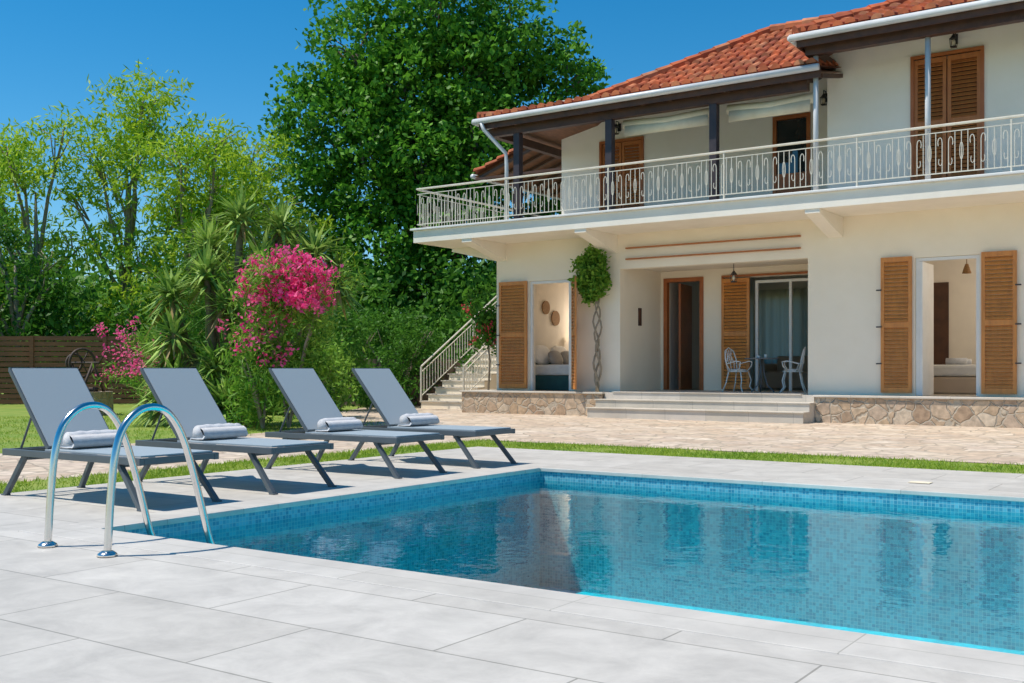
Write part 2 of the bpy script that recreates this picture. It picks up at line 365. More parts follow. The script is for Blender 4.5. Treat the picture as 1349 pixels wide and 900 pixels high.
for (x0,x1,z0) in((-9.7,-7.4,.55),(-11.4,-9.9,1.1)):
    n=int((x1-x0)/.05); xs=[x0+i*.05 for i in range(n+1)]
    for i in range(n):
        y0=28.55+.03*math.sin(i*1.3);y1=28.55+.03*math.sin((i+1)*1.3)
        w.poly((xs[i],y0,z0),(xs[i+1],y1,z0),(xs[i+1],y1,3.2),(xs[i],y0,3.2))
obj('sheer_curtains',w,M_sheer,house)  # sheers added to mute the daylight from the rear openings
# terrace + steps
w=MB(); w.box(-15.6,-11.75,20.6,20.998,-.04,.46); w.box(-7.0,HX1,20.6,20.998,-.04,.46); w.box(-15.6,-14.87,21.002,21.7,-.04,.46); obj('stone_plinth',w,M_stone,house)
w=MB(); w.box(-15.64,-11.72,20.56,20.995,.462,.505); w.box(-7.03,HX1,20.56,20.995,.462,.505); w.box(-15.64,-14.87,20.998,21.74,.462,.505); obj('plinth_capping',w,M_step,house,bevel=.008)
w=MB(); w.box(-11.74,-7.01,19.95,20.30,-.04,.165); w.box(-11.74,-7.01,20.302,20.65,-.04,.335); w.box(-11.515,-7.285,20.652,22.998,-.04,.5); w.box(-11.715,-11.517,20.652,20.99,-.04,.5); w.box(-7.283,-7.035,20.652,20.99,-.04,.5)
obj('entrance_steps',w,M_step,house)
w=MB(); w.box(-11.77,-6.99,19.92,20.301,.167,.19); w.box(-11.77,-6.99,20.28,20.65,.337,.36); w.box(-11.51,-7.29,20.63,22.99,.502,.52); obj('step_treads',w,M_step,house,bevel=.004)
w=MB(); w.box(-16.27,HX1+1,19.6,29.5,3.98,4.26); obj('balcony_slab',w,M_slab,house)
w=MB(); w.box(-16.33,HX1+1,19.54,29.5,4.262,4.31); obj('balcony_edge',w,M_white,house,bevel=.01)
w=MB()
for x in(-14.72,-11.72,-6.72,-1.6):
    a=[(20.998,3.978),(19.62,3.978),(19.62,3.9),(20.998,3.58)]
    vs=[(x-.14,y,z) for y,z in a]+[(x+.14,y,z) for y,z in a]
    w.add(vs,[(0,1,2,3),(7,6,5,4),(0,4,5,1),(1,5,6,2),(2,6,7,3),(3,7,4,0)])
for y in(21.2,24.5):
    a=[(-14.862,3.978),(-16.25,3.978),(-16.25,3.9),(-14.862,3.58)]
    vs=[(x,y-.14,z) for x,z in a]+[(x,y+.14,z) for x,z in a]
    w.add(vs,[(0,1,2,3),(7,6,5,4),(0,4,5,1),(1,5,6,2),(2,6,7,3),(3,7,4,0)])
obj('balcony_brackets',w,M_slab,house)
w=MB()
wallY(w,22.5,22.75,-13.97,-6.89,4.31,7.6,[(-12.85,-11.75,4.31,6.4),(-8.53,-7.78,4.4,6.42)])
wallY(w,21,21.25,-6.89,HX1,4.31,7.8,[(-5.24,-4.07,4.35,6.82),(-1,.4,4.35,6.82)])
w.box(-6.89,-6.64,21.25,22.5,4.31,7.6); w.box(-13.97,-13.72,22.75,28.5,4.31,7.6); w.box(-13.72,HX1,28.25,28.5,4.31,7.6); w.box(HX1-.25,HX1,21.25,28.25,4.31,7.6)
w.box(-13.7,3,22.9,23.0,4.31,7.5) 
obj('upper_floor_walls',w,M_wallup,house)
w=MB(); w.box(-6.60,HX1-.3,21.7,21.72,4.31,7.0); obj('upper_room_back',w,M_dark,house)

def shutter(name,x0,x1,y,z0,z1,m,ang=None,hinge=0,th=.04):
    w=MB(); st=.065; W=x1-x0
    w.box(0,st,0,th,z0,z1); w.box(W-st,W,0,th,z0,z1)
    zm=(z0+z1)/2
    for a,b in((z0,z0+.1),(zm-.05,zm+.05),(z1-.09,z1)): w.box(st,W-st,.002,th-.002,a,b)
    for a,b in((z0+.1,zm-.05),(zm+.05,z1-.09)):
        n=int((b-a)/.072)
        for i in range(n):
            z=a+(i+.5)*(b-a)/n
            w.obox((W/2,th/2,z),(W-2*st,.012,.07),Matrix.Rotation(math.radians(-32),3,'X'))
    o=obj(name,w,m,house); o.location=(x0,y,0)
    if ang: o.rotation_euler=(0,0,ang); 
    return o
shutter('shutter',-14.75,-13.96,20.93,.56,3.07,M_shut)
o=shutter('shutter',-12.76,-12.1,20.96,.56,3.07,M_shut,ang=math.radians(-52)); o.location=(-12.76,20.97,0)
shutter('shutter',-5.84,-5.27,20.93,.56,3.13,M_shut)
shutter('shutter',-4.05,-3.46,20.93,.56,3.13,M_shut)
shutter('shutter',-1.9,-1.05,20.93,.56,3.13,M_shut)
shutter('shutter',-9.95,-9.28,22.90,.56,3.06,M_shut)
o=shutter('shutter',-7.9,-7.3,22.95,.56,3.06,M_shut,ang=math.radians(-76)); o.location=(-7.70,22.97,0)
for a,b in((-5.24,-4.665),(-4.645,-4.07)): shutter('shutter',a,b,20.99,4.38,6.8,M_shutd)
for a,b in((-12.83,-12.31),(-12.29,-11.77)): shutter('shutter',a,b,22.5,4.36,6.38,M_shutd)
w=MB()
for x in(-14.77,-5.87,-3.43):
    for z in(1.1,1.8,2.5): w.box(x-.05,x+.05,20.90,20.925,z,z+.025)
obj('shutter_hinges',w,M_black,house)
def fr(mb,x0,x1,z0,z1,y0,y1,t,bottom=False):
    mb.box(x0,x0+t,y0,y1,z0,z1); mb.box(x1-t,x1,y0,y1,z0,z1); mb.box(x0+t,x1-t,y0,y1,z1-t,z1)
    if bottom: mb.box(x0+t,x1-t,y0,y1,z0,z0+t)
w=MB(); fr(w,-13.915,-12.805,.51,3.055,21.03,21.1,.06); fr(w,-5.215,-4.095,.51,3.095,21.03,21.1,.06); w.box(-5.155,-5.10,21.04,21.9,.51,3.03); fr(w,-9.2,-7.56,.525,3.0,23.06,23.12,.06); w.box(-8.42,-8.36,23.06,23.12,.525,2.94)
fr(w,-9.6,-7.5,.52,3.1,28.8,28.86,.07); w.box(-8.6,-8.52,28.8,28.86,.55,3.05); fr(w,-11.3,-10.0,1.2,3.1,28.8,28.86,.07,True)  # frames for the added rear openings
obj('white_door_frames',w,M_white,house)
w=MB(); fr(w,-11.44,-10.43,.53,3.14,22.97,23.1,.09); fr(w,-9.97,-7.3,3.0,3.14,22.95,23.05,.05); w.box(-10.47,-10.43,22.99,23.0,.5,.6)
fr(w,-5.30,-4.01,4.32,6.88,20.96,21.04,.06); fr(w,-12.89,-11.71,4.32,6.45,22.46,22.54,.06); fr(w,-8.57,-7.74,4.32,6.47,22.46,22.56,.08,True); w.box(-8.49,-7.82,22.48,22.54,5.15,5.22)
w.box(-8.49,-7.82,22.48,22.53,4.42,5.15)
obj('timber_door_frames',w,M_frame,house)
w=MB(); w.box(-8.49,-7.82,22.52,22.535,5.22,6.38)
obj('window_panes',w,M_glass,house)
w=MB()
for i in range(7):
    x=-8.0+i*.035; w.tube([(x,23.4+.03*math.sin(i*1.9),.55),(x,23.4+.03*math.sin(i*1.9),2.95)],.028,n=6)
obj('curtain',w,M_fabric,house,True)
w=MB(); w.box(-10.2,-8.3,26.2,27.0,.52,.95); w.box(-10.2,-8.3,27.0,27.2,.52,1.35); w.box(-10.4,-10.2,26.2,27.2,.52,1.15); w.box(-8.3,-8.1,26.2,27.2,.52,1.15); obj('sofa',w,M_beige,house,bevel=.04)
# eaves, gutters, beams, columns
prL=lambda q: 6.65+.2*q if q<1.5 else 6.95+(q-1.5)*.586
prR=lambda q: 7.2+.45*q
def tilepatch(mb,O,E,Sv,length,prof,wmax,col=.23,course=.38,w0=-.05):
    E=Vector(E);Sv=Vector(Sv);n=int(length/col)
    for i in range(n):
        e=(i+.5)*col; wm=wmax(e); q=w0
        while q<wm-.1:
            q2=min(q+course*1.1,wm+.02); vs=[]
            dz=random.uniform(-.008,.010); de=random.uniform(-.008,.008)
            for (qq,r,up) in((q,.098,.045+dz),(q2,.078,.0)):
                for k in range(7):
                    a=math.pi*k/6
                    p=Vector(O)+E*(e+de+r*math.cos(a))+Sv*qq
                    vs.append((p.x,p.y,prof(max(qq,0))+up+r*1.0*math.sin(a)))
            fs=[(k,k+1,k+8,k+7) for k in range(6)]+[(0,7,13,6)]
            fs.append(tuple(range(7)))
            mb.add(vs,fs); q+=course
def caps(mb,pts,r=.12,course=.38):
    for a,b in zip(pts[:-1],pts[1:]):
        a=Vector(a);b=Vector(b);n=max(1,int((b-a).length/course))
        for i in range(n):
            p=a.lerp(b,i/n);q=a.lerp(b,(i+1.12)/n)
            mb.tube([p,q],[r*1.12,r*.88],n=8)
LX,LY,LX1=-14.46,19.7,-6.6
t=MB(); tilepatch(t,(LX,LY,0),(1,0,0),(0,1,0),LX1-LX,prL,lambda e:min(e,5.0))
caps(t,[(LX,LY,6.7),(LX+1.5,LY+1.5,7.02),(LX+5,LY+5,9.09),(LX1+1.5,LY+5,9.09)])
RX,RY,RX1=-7.0,19.5,HX1+1
tilepatch(t,(RX,RY,0),(1,0,0),(0,1,0),RX1-RX,prR,lambda e:min(e,5.0))
tilepatch(t,(RX,RY,0),(0,1,0),(1,0,0),9,prR,lambda e:min(e,4.0))
caps(t,[(RX,RY,7.26),(RX+5,RY+5,9.5),(RX1,RY+5,9.5)])
tilepatch(t,(-17.3,23.4,0),(0,1,0),(1,0,0),4.8,lambda q:6.3+.35*q,lambda e:3.3)
obj('roof_tiles',t,M_tile,house)
def roofplanes(mb,dz,ins=0):
    a,b,c=LX+ins,LY+ins,LX1
    mb.poly((a,b,6.64+dz),(c,b,6.64+dz),(c,LY+1.5,6.94+dz),(LX+1.5,LY+1.5,6.94+dz))
    mb.poly((LX+1.5,LY+1.5,6.94+dz),(c,LY+1.5,6.94+dz),(c+1.5,LY+5,8.99+dz),(LX+5,LY+5,8.99+dz))
    mb.poly((a,b,6.64+dz),(LX+1.5,LY+1.5,6.94+dz),(LX+1.5,28.2,6.94+dz),(a,29.7-ins,6.64+dz))
    mb.poly((LX+1.5,LY+1.5,6.94+dz),(LX+5,LY+5,8.99+dz),(LX+1.5,28.2,6.94+dz))
    mb.poly((LX+5,LY+5,8.99+dz),(c+1.5,LY+5,8.99+dz),(c+1.5,29.7,6.64+dz),(a,29.7-ins,6.64+dz))
    mb.poly((RX+ins,RY+ins,7.19+dz),(RX1,RY+ins,7.19+dz),(RX1,RY+5,9.44+dz),(RX+5,RY+5,9.44+dz))
    mb.poly((RX+ins,RY+ins,7.19+dz),(RX+5,RY+5,9.44+dz),(RX+5,RY+6,9.44+dz),(RX+ins,29.5,7.19+dz))
    mb.poly((RX+5,RY+5,9.44+dz),(RX1,RY+5,9.44+dz),(RX1,29.5,7.19+dz),(RX+ins,29.5,7.19+dz))
r=MB(); roofplanes(r,0); r.poly((-17.3,23.4,6.29),(-17.3,28.3,6.29),(-14,28.3,7.445),(-14,23.4,7.445)); obj('roof_deck',r,M_roofb,house)
r=MB(); roofplanes(r,-.09,.02); r.poly((-17.3,23.42,6.2),(-17.3,28.3,6.2),(-14,28.3,7.355),(-14,23.42,7.355)); obj('roof_soffit',r,M_soff,house)
r=MB()
x=LX+.4
while x<LX1: r.tube([(x,LY+.1,6.47),(x,LY+1.5,6.78),(x,22.45,7.3)],.055,n=4); x+=.62
x=RX+.3
while x<RX1: r.tube([(x,RY+.1,7.05),(x,21,7.72)],.055,n=4); x+=.62
y=23.5
while y<28: r.tube([(-17.2,y,6.17),(-14,y,7.28)],.05,n=4); y+=.6
r.box(LX+.15,-6.92,LY+.2,LY+.36,6.28,6.46); r.box(LX+.15,LX+.31,LY+.36,27,6.28,6.46)
r.box(RX+.12,RX1,RY+.2,RY+.36,6.86,7.04); r.box(RX+.12,RX+.28,RY+.36,21,6.86,7.04)
r.box(LX+.02,LX1,LY+.01,LY+.04,6.43,6.6); r.box(RX+.02,RX1,RY+.01,RY+.04,6.98,7.12); r.box(RX+.02,RX+.05,RY+.04,22,6.98,7.12)
r.box(-17.25,-14.3,23.38,23.43,6.1,6.16)
obj('roof_timbers',r,M_dark,house)
g=MB()
def gut(mb,p,q): mb.tube([p,q],.065,n=8)
gut(g,(LX-.08,LY-.07,6.60),(LX1,LY-.07,6.60)); gut(g,(LX-.07,LY-.07,6.60),(LX-.07,29,6.60))
gut(g,(RX-.08,RY-.07,7.15),(RX1,RY-.07,7.15)); gut(g,(RX-.07,RY-.07,7.15),(RX-.07,22,7.15))
gut(g,(-17.37,23.4,6.22),(-17.37,28.3,6.22))
g.tube([(LX+.15,LY-.08,6.55),(LX+.2,LY-.05,6.4),(-13.8,19.86,5.85),(-13.78,19.86,5.6),(-13.78,19.86,4.31)],.045,n=8)
for x in(-6.73,-4.72,-1): g.tube([(x,19.85,4.31),(x,19.85,6.9)],.05,n=10)
obj('gutters_and_pipes',g,M_gutter,house,True)
c=MB()
for x in(-13.55,-11.2,-8.83): c.box(x-.08,x+.08,19.9,20.06,4.31,6.28)
obj('balcony_columns',c,M_navy,house,bevel=.01)
a=MB()
for x0,x1 in((-11.0,-9.0),(-8.65,-6.9)):
    a.tube([(x0,20.25,6.2),((x0+x1)/2,20.25,6.15),(x1,20.25,6.2)],.1,n=12)
    a.box(x0+.05,x1-.05,20.16,20.18,5.93,6.15)
obj('rolled_awnings',a,M_fabric,house,True)
def railing(name,p0,p1,z0,h,parent,sp=.105,orn=True):
    p0=Vector(p0);p1=Vector(p1);d=(p1-p0);L=Vector((d.x,d.y,0)).length; w=MB()
    P=lambda s,z: p0+d*(min(max(s,0),L)/L)+Vector((0,0,z0+z))
    w.tube([P(0,h),P(L,h)],.024,n=6); w.tube([P(0,h-.12),P(L,h-.12)],.011,n=4); w.tube([P(0,.10),P(L,.10)],.013,n=4)
    n=int(L/sp)
    for i in range(n+1):
        s=i*L/n; k=i%5
        w.tube([P(s,.10),P(s,h-.12 if k not in(2,3) else h-.30)],.0085,n=4)
        if orn and k in(2,3):
            sg=-1 if k==2 else 1
            w.tube([P(s,h-.30)]+[P(s+sg*(.036-.036*math.cos(t)),h-.30+.09*math.sin(t)) for t in [j*math.pi/5 for j in range(1,7)]],.0085,n=4)
            w.tube([P(s+sg*(.03-.03*math.cos(t)),.30-.07*math.sin(t)) for t in [j*math.pi/4 for j in range(6)]],.007,n=4)
        if orn and k==0:
            c=s+.5*L/n
            w.tube([P(c-L/n+.028*math.sin(t)+L/n*.5,.46+.15*math.cos(t)) for t in [j*math.pi/6 for j in range(12)]],.007,n=4,closed=True)
    m=max(1,int(L/2.4))
    for i in range(m+1): w.tube([P(i*L/m,0),P(i*L/m,h)],.018,n=4)
    return obj(name,w,M_rail,parent)
railing('balcony_railing',(-16.22,19.66,0),(HX1+.9,19.66,0),4.31,.93,house)
railing('balcony_railing',(-16.22,19.66,0),(-16.22,29,0),4.31,.93,house,orn=False)
def lantern(name,p,wall=True,lit=False):
    w=MB(); x,y,z=p
    w.box(x-.05,x+.05,y-.05,y+.05,z-.16,z-.14); w.tube([(x,y,z+.0),(x,y,z+.09)],[.08,.01],n=6)
    for dx in(-.045,.045):
        for dy in(-.045,.045): w.tube([(x+dx,y+dy,z-.15),(x+dx*1.3,y+dy*1.3,z+.0)],.007,n=4)
    if wall: w.tube([(x,y,z+.09),(x,y,z+.15),(x,y+.13,z+.15),(x,y+.15,z+.02)],.012,n=5); w.box(x-.04,x+.04,y+.15,y+.17,z-.06,z+.12)
    else: w.tube([(x,y,z+.09),(x,y,z+.5)],.008,n=5)
    obj(name,w,M_black,house)
    b=MB(); b.ell((x,y,z-.07),(.035,.035,.06),8,6); obj('lantern_glass',b,M_fabric,house,True)
lantern('wall_lantern',(-12.35,22.32,6.7)); lantern('wall_lantern',(-4.5,20.82,7.05)); lantern('wall_lantern',(-7.4,22.32,6.7))
lantern('hanging_lantern',(-9.1,21.6,3.02),False)
w=MB(); w.box(-11.519,-11.49,21.85,21.97,2.0,2.4); obj('loggia_sconce',w,M_dark,house)  # small dark sconce on the loggia side wall, a plain box
# bedrooms
w=MB(); w.box(-14.5,-12.4,21.7,23.4,.51,.85); w.box(-14.57,-14.5,21.6,23.5,.51,1.45); obj('bed_base',w,M_bedd,house,bevel=.02)
w=MB(); w.box(-14.48,-12.42,21.72,23.38,.86,1.12); obj('mattress',w,M_bedw,house,bevel=.05)
w=MB()
for y in(22.1,22.95): w.ell((-14.3,y,1.36),(.11,.36,.24),14,8,Matrix.Rotation(-.3,3,'Y'),.7)
obj('pillows',w,M_bedw,house,True)
w=MB(); w.ell((-14.02,22.3,1.28),(.09,.26,.19),14,8,Matrix.Rotation(-.4,3,'Y'),.7); w.ell((-14.02,22.85,1.28),(.09,.26,.19),14,8,Matrix.Rotation(-.4,3,'Y'),.7); obj('grey_cushions',w,M_pil,house,True)
w=MB(); w.tube([(-14.57,22.7,2.55),(-14.54,22.7,2.55)],.17,n=20); w.tube([(-14.57,23.15,2.3),(-14.54,23.15,2.3)],.19,n=20); obj('woven_wall_baskets',w,M_wick,house)
w=MB(); w.ell((-14.4,23.75,1.85),(.07,.07,.1),10,8); obj('wall_lamp',w,M_glow,house,True)
w=MB(); w.box(-6.2,-3.9,23.0,24.9,.51,.85); w.box(-6.3,-6.2,22.9,25,.51,1.2); obj('bed_frame',w,M_beige,house,bevel=.03)
w=MB(); w.box(-6.15,-3.95,23.02,24.88,.86,1.1); obj('bed_mattress',w,M_bedw,house,bevel=.06)
w=MB(); w.tube([(-5.2,23.4,1.17),(-4.8,23.4,1.17)],.07,n=12); w.tube([(-5.15,23.55,1.16),(-4.75,23.55,1.16)],.06,n=12); obj('folded_towels',w,M_towel,house,True)
w=MB(); w.tube([(-4.72,23,3.12),(-4.72,23,3.0),(-4.72,23,2.93)],[.03,.07,.09],n=12); w.tube([(-4.72,23,3.12),(-4.72,23,3.95)],.008,n=5); obj('pendant_lamp',w,M_wick,house,True)
def pt(name,loc,e,c=(1,.85,.68)):
    l=bpy.data.lights.new(name,'POINT'); l.energy=e; l.color=c; l.shadow_soft_size=.12
    o=bpy.data.objects.new(name,l); o.location=loc; S.collection.objects.link(o); o.parent=house
pt('wall_lamp_light',(-14.0,24.3,2.3),40); pt('bedroom_fill_light',(-2.6,24.2,3.2),110,(1,.92,.82))  # second point is an added bedroom fill, set deeper than the pendant

# exterior staircase
st=empty('exterior_staircase'); w=MB(); n=24
for i in range(n):
    y=22+i*.3; z=(i+1)*.178
    w.box(-18,-16.6,y,y+.3,max(-.04,z-.5),z-.03)
obj('stair_flight',w,M_wall,st)
w=MB()
for i in range(n): w.box(-18.03,-16.57,22+i*.3-.03,22+i*.3+.27,(i+1)*.178-.028,(i+1)*.178+.004)
obj('stair_treads',w,M_step,st)
for x in(-18.0,-16.6):
    w=MB(); P=lambda s,z:(x,22+s,.18+s*.593+z)
    w.tube([P(0,.9),P(7,.9)],.028,n=6); w.tube([P(0,.12),P(7,.12)],.014,n=4); w.tube([P(0,.75),P(7,.75)],.014,n=4)
    for i in range(58): w.tube([P(i*.12,.12),P(i*.12,.75)],.011,n=4)
    for s in(0,2.3,4.6,7): w.tube([P(s,-.05),P(s,.9)],.028,n=6)
    obj('stair_railing',w,M_rail,st)

# terrace furniture
def chair(loc,rz):
    e=empty('wrought_iron_chair',loc,rz); w=MB()
    w.tube([(.2*math.cos(a),.2*math.sin(a),.44) for a in [i*math.pi/8 for i in range(16)]],.014,n=6,closed=True)
    for sx in(-1,1):
        w.tube([(.15*sx,-.15,.44),(.19*sx,-.2,.25),(.17*sx,-.17,.12),(.22*sx,-.24,.0)],.014,n=6)
        w.tube([(.15*sx,.15,.44),(.18*sx,.19,.2),(.22*sx,.26,0)],.014,n=6)
        w.tube([(.19*sx,.08,.44),(.24*sx,.14,.6),(.26*sx,-.1,.66),(.23*sx,-.2,.64),(.22*sx,-.18,.55),(.18*sx,-.1,.44)],.013,n=6)
    w.tube([(-.17,.14,.44),(-.21,.19,.7),(-.16,.23,.88),(0,.25,.95),(.16,.23,.88),(.21,.19,.7),(.17,.14,.44)],.015,n=6)
    for x in(-.1,0,.1):
        w.tube([(x,.17,.44),(x*1.5,.2,.62),(x*.6,.23,.78),(x*.9,.245,.9)],.011,n=5)
    w.tube([(.07*math.cos(a),.22,.7+.09*math.sin(a)) for a in [i*math.pi/6 for i in range(12)]],.01,n=5,closed=True)
    obj('iron_frame',w,M_white,e,True)
    c=MB(); c.ell((0,0,.465),(.19,.19,.03),18,8); obj('seat_cushion',c,M_bedw,e,True)
chair((-9.12,21.9,.52),math.radians(80)); chair((-7.95,22.0,.52),math.radians(-75))
e=empty('bistro_table',(-8.55,21.8,.52)); w=MB(); w.tube([(0,0,.70),(0,0,.725)],.36,n=28)
for i in range(3):
    a=i*2.094; w.tube([(.02*math.cos(a),.02*math.sin(a),.7),(.05*math.cos(a),.05*math.sin(a),.4),(.12*math.cos(a),.12*math.sin(a),.15),(.28*math.cos(a),.28*math.sin(a),0)],.015,n=6)
obj('table_frame',w,mat('table_iron',(.10,.11,.12),(.14,.15,.16),rough=.4),e,True)
w=MB(); w.tube([(.08,0,.725),(.08,0,.80)],.03,n=10); w.tube([(-.1,.05,.725),(-.1,.05,.78)],.035,n=10); obj('cups',w,M_white,e,True)

# ------------------------------------------------------------------ loungers
def lounger(x,y,k):
    e=empty('sun_lounger',(x,y,0)); w=MB(); R=Matrix.Rotation
    for s in(-1,1):
        w.box(-1.74,0,s*.335-.02,s*.335+.02,.32,.372)
        for top,bot in((-.30,.0),(-1.48,-1.72)):
            w.tube([(top,s*.31,.33),(bot,s*.335,.0)],.028,n=4)
            w.box(bot-.03,bot+.03,s*.335-.025,s*.335+.025,0,.012)
        w.tube([(-1.20,s*.29,.385),(-1.73,s*.29,1.0)],.022,n=4)
        w.tube([(-1.45,s*.27,.66),(-1.62,s*.27,.36)],.010,n=6)
    w.box(-.04,-.001,-.314,.314,.325,.370); w.box(-1.738,-1.70,-.314,.314,.325,.370); w.box(-.33,-.29,-.3,.3,.29,.32); w.box(-1.5,-1.46,-.3,.3,.29,.32)
    w.tube([(-1.73,-.30,1.0),(-1.73,.30,1.0)],.022,n=4); w.tube([(-1.62,-.27,.36),(-1.62,.27,.36)],.01,n=6)
    obj('frame',w,M_lframe,e,bevel=.004)
    t=MB(); t.box(-1.21,-.035,-.318,.318,.374,.386)
    t.obox((-1.467+.012,0,.695+.012),(.012,.58,.79),R(-math.atan2(.53,.615),3,'Y'))
    obj('textile_panels',t,M_text,e)
    q=MB(); L=.23; yo=.03*math.sin(k*3)
    pts=[]
    for s in range(9):
        yy=-L+2*L*s/8; pts.append((-1.06+.006*math.sin(s*2+k),yy+yo,.455+.004*math.cos(s*3+k)))
    q.tube(pts,[.061]+[.066]*7+[.061],n=18)
    sp=[(-.085,.388),(-.06,.40),(0,.398),(.09,.40),(.115,.425),(.10,.455),(.06,.475)]
    vs=[]
    for s in(-L-.012,L+.012):
        for dx,z in sp: vs.append((-1.06+dx,s+yo,z+.0))
        for dx,z in reversed(sp): vs.append((-1.06+dx*.9,s+yo,z+.022))
    n=len(sp)*2
    q.add(vs,[(i,(i+1)%n,n+(i+1)%n,n+i) for i in range(n)]+[tuple(range(n)),tuple(range(n,2*n))])
    obj('rolled_towel',q,M_towel,e,True)
for k,y in enumerate((5.13,6.37,7.9,9.12)): lounger(-6.46,y,k)

# ------------------------------------------------------------------ pool ladder
e=empty('pool_ladder')
def bez(ps,n=24):
    out=[]
    P=[Vector(p) for p in ps]; P=[P[0]*2-P[1]]+P+[P[-1]*2-P[-2]]
    for i in range(1,len(P)-2):
        for j in range(6):
            t=j/6; a,b,c,d=P[i-1:i+3]
            out.append(.5*((2*b)+(c-a)*t+(2*a-5*b+4*c-d)*t*t+(3*b-a-3*c+d)*t**3))
    out.append(P[-2]); return out
w=MB()
for x in(-5.60,-5.05):
    w.tube(bez([(x,3.53,.0),(x,3.55,.3),(x,3.58,.55),(x,3.64,.70),(x,3.76,.785),(x,3.90,.77),(x,4.01,.64),(x,4.10,.40),(x,4.2,.05),(x,4.28,-.25),(x,4.3,-1.1)]),.021,n=14)
    w.tube([(x,3.53,.004),(x,3.53,.016),(x,3.53,.03)],[.055,.05,.03],n=20)
for z in(-.35,-.62,-.9): w.box(-5.58,-5.07,4.26,4.34,z-.012,z+.012)
obj('ladder_rails',w,M_steel,e,True)

# ------------------------------------------------------------------ vegetation
def tree(name,base,h,lobes,leafm,barkm,per,m,sig,L,W,tr=.3,droop=0,shell=.45,up=.3):
    e=empty(name,base); b=MB()
    b.tube([(0,0,-.1),(.1,.05,h*.2),(-.1,.1,h*.45),(0,0,h*.7)],[tr,tr*.8,tr*.55,tr*.15],n=8)
    for (x,y,z,rx,ry,rz) in lobes:
        z0=min(h*.5,z*.45); j=Vector((random.uniform(-.3,.3),random.uniform(-.3,.3),0))
        b.tube([(0,0,z0),Vector((x*.45,y*.45,z0+(z-z0)*.6))+j,(x,y,z),(x+j.x*2,y+j.y*2,z+rz*.4)],[tr*.4,tr*.28,tr*.16,.02],n=6)
        for q in range(4):
            d=Vector((random.uniform(-1,1)*rx,random.uniform(-1,1)*ry,random.uniform(0,.6)*rz))*.7
            b.tube([(x*.7,y*.7,z0+(z-z0)*.8),Vector((x,y,z))+d*.5,Vector((x,y,z))+d],[tr*.14,tr*.1,.015],n=5)
    obj('trunk_and_limbs',b,barkm,e,True)
    P=crown(lobes,per,m,sig,shell)
    P=P[P[:,2]>.2]
    leaves('foliage',P,L,W,leafm,e,droop,up)
    return e
def R3(r,dy,z,rx,rz):
    p=RT*r+FW*dy; return (p.x,p.y,z,rx,rx,rz)
lob=[R3(-4.4,-1,10.0,1.9,2.6),R3(-4.6,0,6.0,1.9,2.4),R3(-3.0,-1,13.0,1.8,2.6),R3(-1.2,-1.4,11.4,1.9,2.2),R3(0,-1,14.9,2.1,2.8),R3(2.8,-.5,13.7,1.9,2.5),R3(5.0,0,12.1,1.6,2.1),R3(1.6,-1.6,11.9,1.8,2.0),
     R3(-2.6,-2,8.6,1.9,2.3),R3(-.4,-2.4,8.2,1.7,2.2),R3(1.8,-2.2,9.0,1.9,2.4),R3(4.4,-1.4,8.8,1.9,2.4),R3(-1.9,-2.2,5.2,2.1,2.2),R3(1.3,-2.4,5.6,2.1,2.2),R3(-3.9,-1.5,2.8,2.0,2.0),R3(4.6,0,5.2,2.2,2.6),R3(-1,-1,2.6,2.4,2.2),R3(2.4,-1,2.6,2.4,2.2),R3(0,0,11,3.2,4.0)]
tree('poplar_tree',gl(42,-2.9),15,lob,M_poplar,M_bark,33,28,.27,.225,.155,.4,up=.8)
def feather(name,d,r,h,w,seed,n=7,mt=None,dens=18,L=.27,W=.07):
    random.seed(seed); lob=[]
    for i in range(n):
        t=i/(n-1); z=h*(.32+.56*t); sp=w*(1-.6*t)
        rr=random.uniform(-1,1)*sp; rx=random.uniform(.9,1.5)*w*.36
        lob.append(R3(rr,random.uniform(-.8,.8),z,rx,rx*random.uniform(.7,1.1)))
    tree(name,gl(d,r),h,lob,mt or M_feather,M_barkp,dens,28,.27,L,W,.2,droop=.5,shell=.3,up=.5)
feather('tamarisk_tree',36,-15.9,9.9,3.0,1,10)
feather('tamarisk_tree',37,-13.2,11.4,2.8,2,11)
feather('tamarisk_tree',35,-10.4,9.3,3.2,3,10)
feather('tamarisk_tree',38,-8.6,9.4,3.0,5,10)
feather('tamarisk_tree',39,-19.0,9.8,3.2,8,9)
feather('olive_tree',33,-15.2,6.0,2.4,6,8,M_bushd,20,.18,.07)
feather('tamarisk_tree',44,-11.5,8.5,3.5,9,8)
pts=[]
for i in range(230):
    r=rng.uniform(-24,1.5); d=rng.uniform(32.5,36.5); hh=rng.uniform(1.0,3.4)+(1.2 if r>-11 else .6)
    c=np.array(gl(d,r,hh*rng.uniform(.3,1)))
    pts.append(c+rng.normal(size=(140,3))*np.array([.6,.6,.6]))
P=np.concatenate(pts); P=P[P[:,2]>0]
leaves('hedge',P,.24,.12,M_bushd,up=.6)
pts=[]
for i in range(420):
    r=rng.uniform(-60,30); d=rng.uniform(62,78); c=np.array(gl(d,r,rng.uniform(0,6.5)))
    pts.append(c+rng.normal(size=(45,3))*1.2)
leaves('distant_trees',np.concatenate(pts),1.0,.6,M_bush)
